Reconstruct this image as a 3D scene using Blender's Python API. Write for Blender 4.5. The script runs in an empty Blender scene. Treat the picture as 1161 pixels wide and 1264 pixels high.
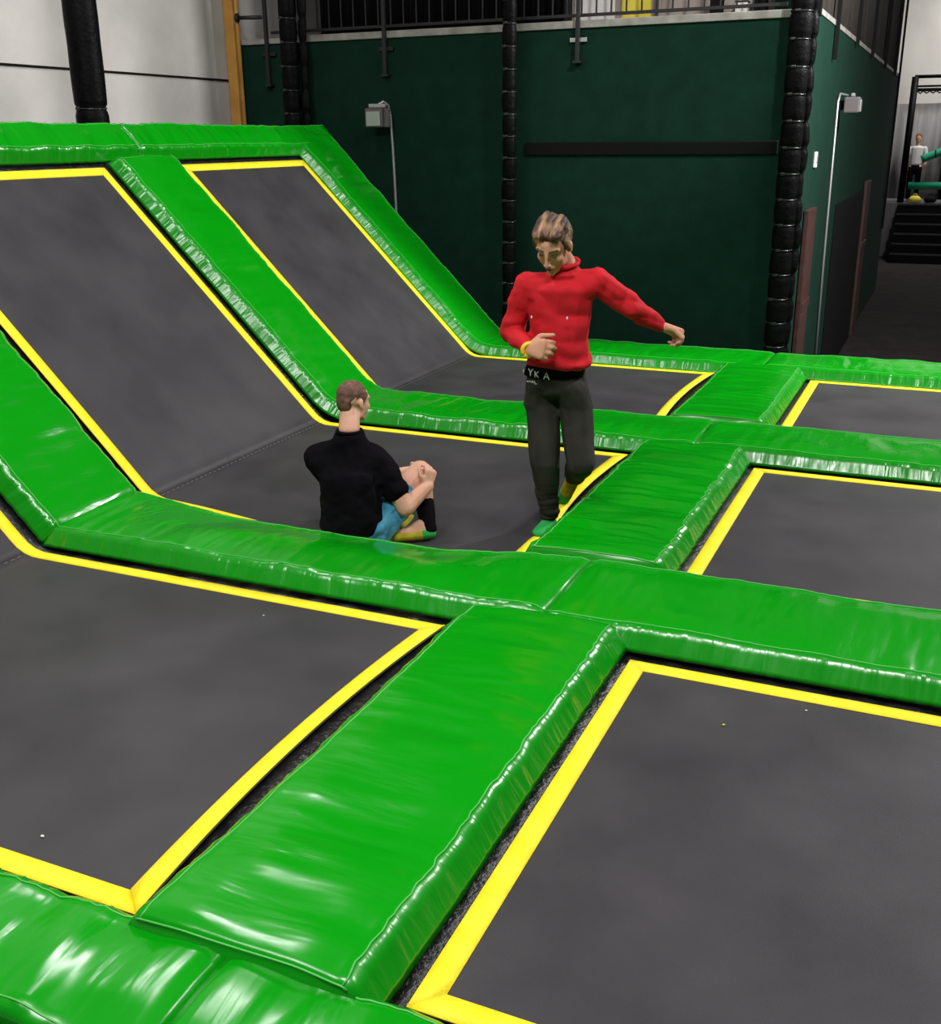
import bpy, bmesh, math, random
from mathutils import Vector, Matrix, noise, Euler
random.seed(7)
scene = bpy.context.scene
C = scene.collection
PI = math.pi

# ------------------------------------------------------------------ camera
YAW, PITCH, ROLL, FPX, CAMH = -0.4189, 0.3367, -0.0099, 1314.87, 2.1
f = Vector((math.sin(YAW)*math.cos(PITCH), math.cos(YAW)*math.cos(PITCH), -math.sin(PITCH)))
r0 = Vector((math.cos(YAW), -math.sin(YAW), 0)); u0 = r0.cross(f)
cr, sr = math.cos(ROLL), math.sin(ROLL)
r = r0*cr + u0*sr; u = -r0*sr + u0*cr
cam = bpy.data.cameras.new('camera'); co = bpy.data.objects.new('camera', cam); C.objects.link(co)
M = Matrix.Identity(4)
for i in range(3):
    M[i][0] = r[i]; M[i][1] = u[i]; M[i][2] = -f[i]
M.translation = (0, 0, CAMH)
co.matrix_world = M
cam.sensor_fit = 'VERTICAL'; cam.sensor_height = 36.0
cam.lens = 36.0*FPX/1264.0
cam.clip_end = 200
scene.camera = co

# ------------------------------------------------------------------ light
scene.view_settings.view_transform = 'Standard'
scene.view_settings.look = 'None'
scene.view_settings.exposure = -0.25
scene.view_settings.gamma = 1.0
scene.view_settings.use_curve_mapping = False
w = bpy.data.worlds.new('hall_ambient'); scene.world = w; w.use_nodes = True
w.node_tree.nodes['Background'].inputs[0].default_value = (0.9, 0.95, 1.0, 1)
w.node_tree.nodes['Background'].inputs[1].default_value = 0.055

def area(name, loc, tgt, sx, sy, power, col=(1, .98, .97)):
    l = bpy.data.lights.new(name, 'AREA'); l.shape = 'RECTANGLE'; l.size = sx; l.size_y = sy
    l.energy = power; l.color = col
    o = bpy.data.objects.new(name, l); C.objects.link(o); o.location = loc
    o.rotation_euler = (Vector(tgt)-Vector(loc)).to_track_quat('-Z', 'Y').to_euler()
    return o
def spot(name, loc, tgt, power, ang, blend=.3, rad=.15, col=(1, .97, .92)):
    l = bpy.data.lights.new(name, 'SPOT'); l.energy = power; l.spot_size = math.radians(ang); l.spot_blend = blend
    l.shadow_soft_size = rad; l.color = col
    o = bpy.data.objects.new(name, l); C.objects.link(o); o.location = loc
    o.rotation_euler = (Vector(tgt)-Vector(loc)).to_track_quat('-Z', 'Y').to_euler()
    return o
area('ceiling_lamp_front', (-0.6, 1.6, 5.6), (-0.6, 2.4, 0), 1.4, .5, 290)
area('ceiling_lamp_left', (-3.6, 0.9, 5.4), (-3.9, 3.5, 0), 2.4, 1.0, 220)
area('ceiling_lamp_court', (-5.2, 5.0, 5.8), (-4.2, 5.0, 0), 0.9, 0.9, 60)
area('ceiling_lamp_right', (2.2, 5.5, 5.8), (1.0, 5.5, 0), 1.2, .6, 170)
area('ceiling_lamp_corner', (2.4, 11.5, 5.6), (-1.5, 13.5, 2.6), 0.8, 0.8, 1500)
area('ceiling_lamp_far', (0.5, 36.0, 7.0), (0.5, 38.0, 0), 2.0, 2.0, 650)
area('ceiling_lamp_slope', (-5.7, 6.4, 6.4), (-4.6, 5.6, 0), .7, .35, 110)
spot('added_wall_fill', (-4.2, 5.2, 6.6), (-7.9, 8.6, 4.0), 620, 50, .8, .3)  # added spot with no real fixture, brightens the pale left wall
spot('added_wall_spot', (0.2, 7.0, 6.2), (-2.7, 11.2, 3.0), 1250, 30, .7)  # added spot, its cone lights only the upper right of the green wall

# ------------------------------------------------------------------ materials
def mat(name, col, rough=.6, spec=.5, metal=0, emis=None):
    m = bpy.data.materials.new(name); m.use_nodes = True
    b = m.node_tree.nodes['Principled BSDF']
    b.inputs['Base Color'].default_value = (*col, 1); b.inputs['Roughness'].default_value = rough
    b.inputs['Specular IOR Level'].default_value = spec; b.inputs['Metallic'].default_value = metal
    return m
def N(m, t, **k):
    n = m.node_tree.nodes.new(t)
    for a, v in k.items(): setattr(n, a, v)
    return n
def L(m, a, b): m.node_tree.links.new(a, b)
def noisy(name, c1, c2, scale=(1, 1, 1), ns=8, detail=4, rough=.7, spec=.4, coord='Object', bump=0, bscale=60, lo=.35, hi=.65, bdist=.01):
    m = mat(name, c1, rough, spec); b = m.node_tree.nodes['Principled BSDF']
    tc = N(m, 'ShaderNodeTexCoord'); mp = N(m, 'ShaderNodeMapping'); mp.inputs['Scale'].default_value = scale
    L(m, tc.outputs[coord], mp.inputs['Vector'])
    nz = N(m, 'ShaderNodeTexNoise'); nz.inputs['Scale'].default_value = ns; nz.inputs['Detail'].default_value = detail
    L(m, mp.outputs[0], nz.inputs['Vector'])
    rp = N(m, 'ShaderNodeValToRGB'); rp.color_ramp.elements[0].position = lo; rp.color_ramp.elements[1].position = hi
    rp.color_ramp.elements[0].color = (*c1, 1); rp.color_ramp.elements[1].color = (*c2, 1)
    L(m, nz.outputs[0], rp.inputs[0]); L(m, rp.outputs[0], b.inputs['Base Color'])
    if bump:
        n2 = N(m, 'ShaderNodeTexNoise'); n2.inputs['Scale'].default_value = bscale; n2.inputs['Detail'].default_value = 3
        L(m, mp.outputs[0], n2.inputs['Vector'])
        bp = N(m, 'ShaderNodeBump'); bp.inputs['Strength'].default_value = bump; bp.inputs['Distance'].default_value = bdist
        L(m, n2.outputs[0], bp.inputs['Height']); L(m, bp.outputs[0], b.inputs['Normal'])
    return m
def vinyl(name, col, su, sv, amp, su2, sv2, amp2, rough=.24):
    # wrinkled PVC: UV = (metres along, metres across)
    m = mat(name, col, rough, .5); b = m.node_tree.nodes['Principled BSDF']
    if 'gathered' in name: b.inputs['Specular IOR Level'].default_value = .8
    tc = N(m, 'ShaderNodeTexCoord')
    def nz(sx, sy, rot, dist, det=2):
        mp = N(m, 'ShaderNodeMapping'); mp.inputs['Scale'].default_value = (sx, sy, 1); mp.inputs['Rotation'].default_value = (0, 0, rot)
        n = N(m, 'ShaderNodeTexNoise'); n.inputs['Scale'].default_value = 1; n.inputs['Detail'].default_value = det
        n.inputs['Distortion'].default_value = dist
        L(m, tc.outputs['UV'], mp.inputs['Vector']); L(m, mp.outputs[0], n.inputs['Vector']); return n.outputs[0]
    a = nz(su, sv, .25, .6); c = nz(su2, sv2, -.12, .4, 3)
    b1 = N(m, 'ShaderNodeBump'); b1.inputs['Strength'].default_value = 1; b1.inputs['Distance'].default_value = amp
    b2 = N(m, 'ShaderNodeBump'); b2.inputs['Strength'].default_value = 1; b2.inputs['Distance'].default_value = amp2
    L(m, a, b1.inputs['Height']); L(m, c, b2.inputs['Height']); L(m, b1.outputs[0], b2.inputs['Normal'])
    L(m, b2.outputs[0], b.inputs['Normal'])
    n3 = nz(2.2, 2.2, 0, 0, 3)
    rr = N(m, 'ShaderNodeMapRange'); rr.inputs['To Min'].default_value = rough-.06; rr.inputs['To Max'].default_value = rough+.12
    L(m, n3, rr.inputs['Value']); L(m, rr.outputs[0], b.inputs['Roughness'])
    return m
GREEN = (0.001, 0.262, 0.003)
MT = dict(
    top=vinyl('green_vinyl', GREEN, 3.0, .9, .040, 8, 2.0, .007, .19),
    skirt=vinyl('green_vinyl_gathered', GREEN, 11, 2.0, .013, 26, 4, .003, .22),
    piping=mat('green_piping', (0.06, 0.42, 0.06), .35),
    bed=noisy('woven_trampoline_fabric', (.026, .0235, .027), (.046, .042, .047), (1, 1, 1), 2.2, 6, .55, .35, 'Object', .25, 260, .3, .7, .004),
    yellow=noisy('yellow_webbing', (.90, .70, .012), (.98, .80, .03), (1, 1, 1), 9, 3, .6, .3, 'Object', .2, 120),
    black=noisy('black_spring_cover', (.004, .004, .005), (.011, .010, .011), (1, 1, 1), 20, 3, .35, .5, 'Object', .8, 40),
    blackfoam=noisy('black_foam', (.0015, .0015, .0018), (.003, .003, .0034), (1, 1, 1), 12, 3, .5, .06, 'Object', .6, 30),
    tie=mat('black_plastic_tie', (.012, .012, .013), .3),
    stitch=mat('pale_thread', (.16, .155, .16), .8),
    wallgreen=noisy('dark_green_wall_carpet', (.0025, .021, .0125), (.0036, .0265, .0165), (1, 1, 1), 5, 6, .9, .15, 'Object', .3, 180),
    white_wall=noisy('painted_concrete', (.40, .385, .365), (.50, .48, .455), (1, 1, 1), 1.3, 6, .85, .2, 'Object', .3, 25),
    trimwhite=noisy('worn_white_trim', (.20, .19, .175), (.34, .32, .295), (1, 1, 1), 6, 4, .6),
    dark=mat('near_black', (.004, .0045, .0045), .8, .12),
    darksteel=mat('dark_grey_steel', (.018, .0175, .019), .5, .35, .2),
    steel=mat('galvanised_steel', (.42, .42, .42), .4, .5, .7),
    floor=noisy('dark_carpet', (.022, .018, .018), (.032, .027, .027), (1, 1, 1), 3, 6, .95, .1, 'Object', .3, 150),
    grey=noisy('grey_carpet', (.11, .105, .11), (.15, .145, .15), (1, 1, 1), 30, 4, .95, .1, 'Object', .4, 200),
    orange=noisy('ochre_paint', (.40, .19, .035), (.48, .24, .05), (1, 1, 1), 5, 3, .6),
    screen=noisy('dark_mesh_screen', (.055, .048, .042), (.072, .064, .056), (1, 1, 1), 8, 5, .85, .2, 'Object', .3, 120),
    brown=noisy('red_brown_paint', (.035, .013, .010), (.05, .02, .015), (1, 1, 3), 3, 3, .6),
    farwall=noisy('pale_plaster', (.42, .40, .37), (.48, .46, .42), (1, 1, 1), 1, 4, .9),
    greywall=noisy('grey_cloth', (.16, .155, .15), (.21, .20, .195), (6, 6, .5), 2, 4, .9),
    pale=noisy('pale_board', (.55, .53, .52), (.65, .62, .60), (1, 1, 1), 3, 3, .7),
    beige=noisy('beige_board', (.22, .19, .165), (.30, .26, .23), (4, 1, 1), 2, 3, .8),
    yellowb=noisy('yellow_banner', (.55, .45, .03), (.65, .54, .06), (1, 1, 1), 4, 3, .7),
    lampgrey=mat('grey_housing', (.10, .085, .085), .6),
    teal=mat('teal_green_foam', (.01, .26, .14), .4),
    crumb=mat('pale_crumb', (.75, .72, .66), .8),
)

# ------------------------------------------------------------------ helpers
def link(name, me, m=None, parent=None):
    o = bpy.data.objects.new(name, me); C.objects.link(o)
    if m is not None:
        for k in (m if isinstance(m, (list, tuple)) else [m]): me.materials.append(k)
    if parent is not None: o.parent = parent
    return o
def fin(name, bm, m, parent=None, smooth=True, recalc=True):
    if recalc: bmesh.ops.recalc_face_normals(bm, faces=bm.faces)
    me = bpy.data.meshes.new(name); bm.to_mesh(me); bm.free()
    if smooth:
        for p in me.polygons: p.use_smooth = True
    return link(name, me, m, parent)
def tag(o, label, cat, group=None):
    o['label'] = label; o['category'] = cat
    if group: o['group'] = group
    return o
def empty(name, loc=(0, 0, 0)):
    o = bpy.data.objects.new(name, None); C.objects.link(o); o.location = loc; o.empty_display_size = .1
    return o
def struct(o): o['kind'] = 'structure'; return o
def off(o, root):           # keep world-space mesh under an empty placed elsewhere
    o.parent = root; o.location = -root.location; return o
def box(bm, lo, hi, bev=0):
    res = bmesh.ops.create_cube(bm, size=1)
    for v in res['verts']:
        v.co = Vector([(lo[i]+hi[i])/2+v.co[i]*(hi[i]-lo[i]) for i in range(3)])
    if bev:
        es = list({e for v in res['verts'] for e in v.link_edges})
        bmesh.ops.bevel(bm, geom=es, offset=bev, segments=2, affect='EDGES', profile=.6)
def boxo(name, lo, hi, m, parent=None, bev=0):
    bm = bmesh.new(); box(bm, lo, hi, bev); return fin(name, bm, m, parent, smooth=False)
def tube(bm, pts, rad, n=10, caps=True):
    pts = [Vector(p) for p in pts]; rings = []
    rads = rad if isinstance(rad, (list, tuple)) else [rad]*len(pts)
    t0 = (pts[1]-pts[0]).normalized()
    a = t0.orthogonal().normalized()
    for i, p in enumerate(pts):
        t = (pts[min(i+1, len(pts)-1)]-pts[max(i-1, 0)]).normalized()
        a = (a-t*a.dot(t)).normalized(); b = t.cross(a)
        rings.append([bm.verts.new(p+(a*math.cos(2*PI*k/n)+b*math.sin(2*PI*k/n))*rads[i]) for k in range(n)])
    for i in range(len(rings)-1):
        for k in range(n):
            bm.faces.new((rings[i][k], rings[i][(k+1) % n], rings[i+1][(k+1) % n], rings[i+1][k]))
    if caps:
        bm.faces.new(rings[0][::-1]); bm.faces.new(rings[-1])
def tubeo(name, pts, rad, m, parent=None, n=10):
    bm = bmesh.new(); tube(bm, pts, rad, n); return fin(name, bm, m, parent)

# ------------------------------------------------------------------ court layout (metres, trampoline beds at z = 0)
X0, XT, ZT = -4.39, -6.30, 1.91               # fold of the sloped beds, their top edge
XL, XR = -1.91, -1.04                         # bed edges either side of the cross pads
ROWS = [(1.90, 3.99), (4.94, 7.01), (7.96, 9.96)]
XEND = 2.0
FLOORZ = -1.53
YW, XW = 11.2, -1.66                          # mezzanine front wall, its right-hand face

# setting -----------------------------------------------------------------
struct(boxo('floor', (-9, -4, FLOORZ-.1), (6, 42, FLOORZ), MT['floor']))
struct(boxo('floor_court', (-4.9, 1.42, FLOORZ), (XEND+.6, 10.75, -.42), MT['dark']))
struct(boxo('floor_platform', (-4.9, -1.5, FLOORZ), (XEND+.6, 1.395, .055), MT['grey']))
struct(boxo('wall_left', (-8.2, -1.5, FLOORZ), (-7.9, 30, 8.0), MT['white_wall']))
struct(boxo('trim_1', (-7.9, -1.5, 2.755), (-7.885, 11.2, 2.775), MT['dark']))
struct(boxo('wall_back', (-7.9, YW, FLOORZ), (XW, YW+.2, 3.15), MT['wallgreen']))
struct(boxo('wall_right', (XW-.2, YW+.2, FLOORZ), (XW, 28.6, 3.36), MT['wallgreen']))
struct(boxo('floor_mezzanine', (-7.9, YW+.2, 3.0), (XW-.2, 28.6, 3.15), MT['dark']))
bm = bmesh.new(); box(bm, (-7.05, YW-.03, 3.145), (XW+.01, YW+.12, 3.215), .006); box(bm, (-7.9, YW-.03, 3.145), (-7.15, YW+.12, 3.20), .006)
struct(fin('trim_2', bm, MT['trimwhite'], smooth=False))
struct(boxo('shadow_strip', (-4.3, YW-.035, 1.93), (XW-.02, YW, 2.06), MT['dark'], bev=.012))  # dark strip stands in for a shadow band on the wall, not a real rail
struct(boxo('wall_far', (-9, 40.0, FLOORZ), (6, 40.3, 9.5), MT['farwall']))

# ------------------------------------------------------------------ trampolines
class Bed:
    """Surface of one bed. a = metres from the right-hand end along -X (flat, then up the slope) or along +X; b = metres from its near edge."""
    def __init__(s, x_start, length, y0, y1, ramp, sgn, bow=0, dips=()):
        s.x, s.len, s.y0, s.y1, s.ramp, s.sgn, s.bow, s.dips = x_start, length, y0, y1, ramp, sgn, bow, dips
        s.flat = abs(X0-x_start) if ramp else length
    def at(s, a, b, lift=0):
        R = .22                                      # fold radius
        w_ = s.y1-s.y0; t = min(max(b/w_, 0), 1)
        a2 = a+s.bow*(1-(2*t-1)**2)*max(0, 1-a/.6)**1.5 if s.bow else a
        y = s.y0+b
        if not s.ramp:
            p = Vector((s.x+s.sgn*a2, y, 0)); n = Vector((0, 0, 1))
        else:
            d = a2-s.flat; L2 = R*math.tan(PI/8)
            if d < -L2: p = Vector((s.x-a2, y, 0)); n = Vector((0, 0, 1))
            elif d > L2:
                p = Vector((X0-d*.70711, y, d*.70711)); n = Vector((.70711, 0, .70711))
            else:
                th = (d+L2)/(2*L2)*PI/4
                p = Vector((X0+L2-R*math.sin(th), y, R*(1-math.cos(th)))); n = Vector((math.sin(th), 0, math.cos(th)))
        z = 0
        for (dx, dy, dep, sg) in s.dips:
            q = ((p.x-dx)**2+(p.y-dy)**2)/(sg*sg)
            e = min(1, max(0, min(b, w_-b))/.25) if sg < .6 else 1
            z -= dep*math.exp(-q)*(.25+.75*e)
        # general slight sag of the flat part
        return p+n*(lift+z)
def strip(bm, rows):
    prev = None; 
    for row in rows:
        vs = [bm.verts.new(p) for p in row]
        if prev:
            for i in range(len(vs)-1): bm.faces.new((prev[i], prev[i+1], vs[i+1], vs[i]))
        prev = vs
def frange(a, b, st):
    n = max(1, int(math.ceil(abs(b-a)/st))); return [a+(b-a)*i/n for i in range(n+1)]
def solid_sheet(bm, th, up=True):
    """give an open sheet a real thickness"""
    bmesh.ops.recalc_face_normals(bm, faces=bm.faces)
    s = sum((fc.normal.z for fc in bm.faces), 0)
    if s < 0: bmesh.ops.reverse_faces(bm, faces=bm.faces)
    bmesh.ops.solidify(bm, geom=bm.faces[:], thickness=th)
BW = .078                                        # width of the yellow webbing
def trampoline(label, bed, near_border=True):
    root = empty('trampoline', (bed.at(0, 0).x, bed.y0, 0))
    W = bed.y1-bed.y0; Lh = bed.len
    def sheet(name, a0, a1, m):
        bm = bmesh.new()
        strip(bm, [[bed.at(a, b) for b in frange(0, W, .06)] for a in frange(a0, a1, .06)])
        solid_sheet(bm, .006); return off(fin(name, bm, m, recalc=False), root)
    if bed.ramp:
        sheet('flat_bed', 0, bed.flat, MT['bed']); sheet('sloped_bed', bed.flat, Lh, MT['bed'])
        bm = bmesh.new(); zig = [bed.at(bed.flat-.02, b, .003 if k % 3 else -.008) for k, b in enumerate(frange(BW+.01, W-BW-.02, .016))]
        tube(bm, zig, .0022, 5)
        off(fin('fold_stitching', bm, MT['stitch']), root)
    else:
        sheet('bed', 0, Lh, MT['bed'])
    # yellow border, four mitred strips in one part
    bm = bmesh.new(); h = .004
    def edge(f_out, f_in, n): 
        strip(bm, [[f_out(i/n), f_out(i/n).lerp(f_in(i/n), .5), f_in(i/n)] for i in range(n+1)])
    nA = int(Lh/.06); nB = int(W/.06)
    edge(lambda t: bed.at(0, W*t, h), lambda t: bed.at(BW, BW+(W-2*BW)*t, h), nB)
    edge(lambda t: bed.at(Lh, W*t, h), lambda t: bed.at(Lh-BW, BW+(W-2*BW)*t, h), nB)
    edge(lambda t: bed.at(Lh*t, 0, h), lambda t: bed.at(BW+(Lh-2*BW)*t, BW, h), nA)
    edge(lambda t: bed.at(Lh*t, W, h), lambda t: bed.at(BW+(Lh-2*BW)*t, W-BW, h), nA)
    solid_sheet(bm, .005)
    off(fin('yellow_border', bm, MT['yellow'], recalc=False), root)
    # black spring cover running from the bed out under the pads
    bm = bmesh.new(); g = .20
    def ring(fo, fi, n):
        rows = []
        for i in range(n+1):
            p, q = fo(i/n), fi(i/n); k = .012*math.sin(i*2.1)+.006*math.sin(i*5.3)
            mid = p.lerp(q, .6)+Vector((0, 0, k*.4)); rows.append([q, mid, p])
        strip(bm, rows)
    lw = -.012; wd = -.035
    ring(lambda t: bed.at(-g, -g+(W+2*g)*t, wd), lambda t: bed.at(.01, W*t, lw), nB)
    ring(lambda t: bed.at(Lh+g*.9, -g+(W+2*g)*t, wd), lambda t: bed.at(Lh-.01, W*t, lw), nB)
    ring(lambda t: bed.at(-g+(Lh+1.9*g)*t, -g, wd), lambda t: bed.at(Lh*t, .01, lw), nA)
    ring(lambda t: bed.at(-g+(Lh+1.9*g)*t, W+g, wd), lambda t: bed.at(Lh*t, W-.01, lw), nA)
    solid_sheet(bm, .004)
    off(fin('spring_cover', bm, MT['black'], recalc=False), root)
    tag(root, label, 'trampoline', 'trampolines of the court')
    return root
RL = X0-XT
RLEN = RL*math.sqrt(2)
FLATL = XL-X0
MANF = (-1.975, 5.56); SEATP = (-2.98, 5.05)
(A0, A1), (B0, B1), (D0, D1) = ROWS
trampoline('nearest trampoline with a sloped end, at lower left, empty', Bed(XL, FLATL+RLEN, A0, A1, True, -1, .07))
trampoline('sloped-end trampoline on which the two people are, one sitting one stepping', Bed(XL, FLATL+RLEN, B0, B1, True, -1, .05, [(MANF[0], MANF[1], .032, .42), (MANF[0], MANF[1], .025, .16), (SEATP[0]+.05, SEATP[1]-.08, .12, .95)]))
trampoline('farthest trampoline with a sloped end, beside the dark green wall', Bed(XL, FLATL+RLEN, D0, D1, True, -1, .06))
trampoline('nearest flat trampoline, at lower right of the photo', Bed(XR, XEND-XR, A0, A1, False, 1))
trampoline('middle flat trampoline, right of the stepping man', Bed(XR, XEND-XR, B0, B1, False, 1))
trampoline('farthest flat trampoline, at right below the corridor', Bed(XR, XEND-XR, D0, D1, False, 1))

# ------------------------------------------------------------------ green pads
PT = .105                                        # pad thickness
def pad(label, path, hw_l, hw_r, across, up_of, group, th=PT, seed=0, ends=(0, 0), skirt=.065, wr=1.0, piping=(1, 1), end_piping=(0, 0), lift=0.0, droop=None):
    """Vinyl-covered foam pad swept along PATH (points under its middle). ACROSS: unit vector to the side called right; UP_OF(i): pad normal.
    The profile runs base-left, crease-left, top, crease-right, base-right."""
    path = [Vector(p) for p in path]; ac = Vector(across)
    # profile samples (v offset, height, is_skirt)
    prof = []
    def ln(p, q, n, sk, inc=False):
        for i in range(n+(1 if inc else 0)):
            t = i/n; prof.append((p[0]+(q[0]-p[0])*t, p[1]+(q[1]-p[1])*t, sk))
    rr = .018
    cl, crr = -(hw_l-skirt), hw_r-skirt
    ln((-hw_l, 0), (cl-.010, th-rr), 5, 1)
    ln((cl-.010, th-rr), (cl+rr, th), 2, 1)
    ln((cl+rr, th), (crr-rr, th), max(6, int((crr-cl)/.03)), 0)
    ln((crr-rr, th), (crr+.010, th-rr), 2, 1)
    ln((crr+.010, th-rr), (hw_r, 0), 5, 1, True)
    n = len(path); bm = bmesh.new(); uv = bm.loops.layers.uv.new('UVMap')
    vlen = [0]
    for i in range(1, len(prof)): vlen.append(vlen[-1]+math.hypot(prof[i][0]-prof[i-1][0], prof[i][1]-prof[i-1][1]))
    S = [0]
    for i in range(1, n): S.append(S[-1]+(path[i]-path[i-1]).length)
    rows = []
    for i in range(n):
        up = up_of(i); row = []
        e = min(S[i], S[-1]-S[i]); endf = min(1, e/.05)
        for j, (v, h, sk) in enumerate(prof):
            fl = h/th
            k = noise.noise(Vector((S[i]*5+seed*7.3, v*1.6, seed)))*.010*wr + noise.noise(Vector((S[i]*2.0, v*3, seed+9)))*.010*wr
            if not sk:
                edge = min(v-cl, crr-v); bulge = .014*min(1, edge/.15)
                k += bulge-.005 + noise.noise(Vector((S[i]*14+seed*3, v*2.5, seed+3)))*.005*wr
                hh = h+k
                vv = v
            else:
                hh = h+k*fl
                vv = v+math.copysign(1, v)*noise.noise(Vector((S[i]*22+seed, h*6, seed+5)))*.007*wr*(.4+fl)
            hh = hh*(.86+.14*endf) if h > 0 else hh
            if droop and v > -.1:
                q = min(1, (v+.1)/(crr+.1)); hh *= 1-droop(path[i])*q*q*(3-2*q)
            # soft rounded end
            row.append(bm.verts.new(path[i]+ac*vv+up*(hh+(lift(S[i]) if callable(lift) else lift))))
        rows.append(row)
    for i in range(n-1):
        for j in range(len(prof)-1):
            fc = bm.faces.new((rows[i][j], rows[i+1][j], rows[i+1][j+1], rows[i][j+1]))
            fc.material_index = 1 if (prof[j][2] and prof[j+1][2]) else 0
            for lp, (a, b) in zip(fc.loops, ((i, j), (i+1, j), (i+1, j+1), (i, j+1))):
                lp[uv].uv = (S[a]+seed*3.7, vlen[b])
        fc = bm.faces.new((rows[i][-1], rows[i+1][-1], rows[i+1][0], rows[i][0])); fc.material_index = 1
    for row, rev in ((rows[0], False), (rows[-1], True)):
        fc = bm.faces.new(row[::-1] if rev else row); fc.material_index = 1
    root = fin('safety_pad', bm, [MT['top'], MT['skirt']])
    def crease(j, keep):
        bm2 = bmesh.new(); tube(bm2, [Vector(v) for v in keep], .0032, 6); return fin('piping', bm2, MT['piping'], root)
    jl = 7; jr = len(prof)-8
    me = root.data; k = len(prof)
    if piping[0]: crease(jl, [me.vertices[i*k+jl].co for i in range(n)])
    if piping[1]: crease(jr, [me.vertices[i*k+jr].co for i in range(n)])
    if end_piping[0]: crease(0, [me.vertices[j].co for j in range(6, k-6)])
    if end_piping[1]: crease(0, [me.vertices[(n-1)*k+j].co for j in range(6, k-6)])
    tag(root, label, 'pad', group)
    return root
Z1 = Vector((0, 0, 1)); N45 = Vector((.70711, 0, .70711)); YA = (0, 1, 0); XA = (1, 0, 0)
ST = .025
def row_path(xa, xb, y): return [(x, y, 0) for x in frange(xa, xb, ST)]
def ramp_path(s0, s1, y): return [(X0-s*.70711, y, s*.70711) for s in frange(s0, s1, ST)]
def bend_path(s_top, x_end, y, R=.5):
    """from the top of the slope down round the fold and on along the flat; returns points and normals"""
    pts, nr = [], []; L2 = R*math.tan(PI/8)
    for s in frange(s_top, L2, ST): pts.append((X0-s*.70711, y, s*.70711)); nr.append(N45)
    for i in range(1, 12):
        th = PI/4*(1-i/12); pts.append((X0+L2-R*math.sin(th), y, R*(1-math.cos(th)))); nr.append(Vector((math.sin(th), 0, math.cos(th))))
    for x in frange(X0+L2, x_end, ST): pts.append((x, y, 0)); nr.append(Z1)
    return pts, nr
YB, YC, YD = 4.465, 7.485, 10.36
XM = (XL+XR)/2
HW = .40
GR, GC, GS = 'long green pads between the rows', 'short green pads across the rows', 'green pads on the slopes'
flat = lambda i: Z1
slope = lambda i: N45
STOP = RLEN+.04
# rows (across = +Y is the far side)
pad('narrow green pad section along the near edge, left of the seam at bottom of photo', row_path(-4.6, XM-.04, 1.632), .228, .228, YA, flat, GR, th=.085, seed=1, skirt=.03, wr=1.5)
pad('green pad section at the very bottom of the photo, right of the seam', row_path(XM-.035, XEND+.3, 1.628), .222, .222, YA, flat, GR, th=.085, seed=2, skirt=.03, wr=1.5)
pad('long green pad right in front of the sitting person, ending where the slope starts', row_path(X0-.02, XM, YB), HW, HW, YA, flat, GR, seed=3, droop=lambda p: .72*min(1, max(0, (p.x+4.25)/.6), max(0, (-1.62-p.x)/.7)))
pad('long green pad between the nearest and middle flat trampolines', row_path(XM+.004, XEND+.3, YB), HW, HW, YA, flat, GR, seed=4)
pad('green pad on the slope at the left edge of the photo, nearest slope pad', ramp_path(.02, STOP-.1, YB), HW, HW, YA, slope, GS, seed=5, wr=1.4)
pp, nn = bend_path(STOP, XM, YC)
pad('green pad bending down between two dark slopes, then running behind the standing man', pp, HW, HW, YA, lambda i: nn[i], GS, seed=6, wr=1.3)
pad('long green pad between the middle and farthest flat trampolines', row_path(XM+.004, XEND+.3, YC), HW, HW, YA, flat, GR, seed=7)
pp2, nn2 = bend_path(STOP+.3, XM, YD)
pad('green pad bending down along the far slope edge and under the green wall', pp2, HW, HW, YA, lambda i: nn2[i], GS, seed=8)
pad('farthest long green pad, at right along the corridor', row_path(XM+.004, XEND+.3, YD), HW, HW, YA, flat, GR, seed=9)
# cross pads (path along +Y, across = +X)
def col_path(ya, yb): return [(XM, y, 0) for y in frange(ya, yb, ST)]
pad('widest-looking green cross pad in the foreground between the two nearest trampolines', col_path(1.79, 4.10), HW, HW, XA, flat, GC, seed=11, end_piping=(1, 0), lift=lambda t: .006+.022*max(0, 1-t/.5))
pad('green cross pad right beside the stepping man\'s feet', col_path(4.83, 7.12), HW, HW, XA, flat, GC, seed=12, end_piping=(1, 0), wr=1.7, lift=lambda t: .006+.018*max(0, 1-t/.4))
pad('smallest-looking green cross pad, farthest back below the padded corner post', col_path(7.85, 9.99), HW, HW, XA, flat, GC, seed=13, end_piping=(1, 0), lift=lambda t: .006+.018*max(0, 1-t/.4))
# top pads along the head of the slopes (path along +Y, across = up the slope)
UPS = (-.70711, 0, .70711)
def top_path(ya, yb):
    s = RLEN+.255; return [(X0-s*.70711, y, s*.70711) for y in frange(ya, yb, ST)]
pad('green top pad at upper left, left of the first black post', top_path(2.2, YC-.01), .20, .20, UPS, slope, 'green pads along the head of the slopes', seed=14, wr=1.3)
pad('green top pad at upper left, between the two black posts', top_path(YC+.01, YD+.38), .20, .20, UPS, slope, 'green pads along the head of the slopes', seed=15, wr=1.3)
# carcass below the sloped beds
bm = bmesh.new()
vs = [bm.verts.new(p) for y in (2.2, 10.75) for p in ((X0-.15, y, -.42), (X0-.15, y, -.12), (-6.95, y, 2.13), (-6.95, y, FLOORZ), (X0-.15, y, FLOORZ))]
for i in range(5): bm.faces.new((vs[i], vs[(i+1) % 5], vs[5+(i+1) % 5], vs[5+i]))
bm.faces.new(vs[:5][::-1]); bm.faces.new(vs[5:])
struct(fin('floor_slope_carcass', bm, MT['dark'], smooth=False))

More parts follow.
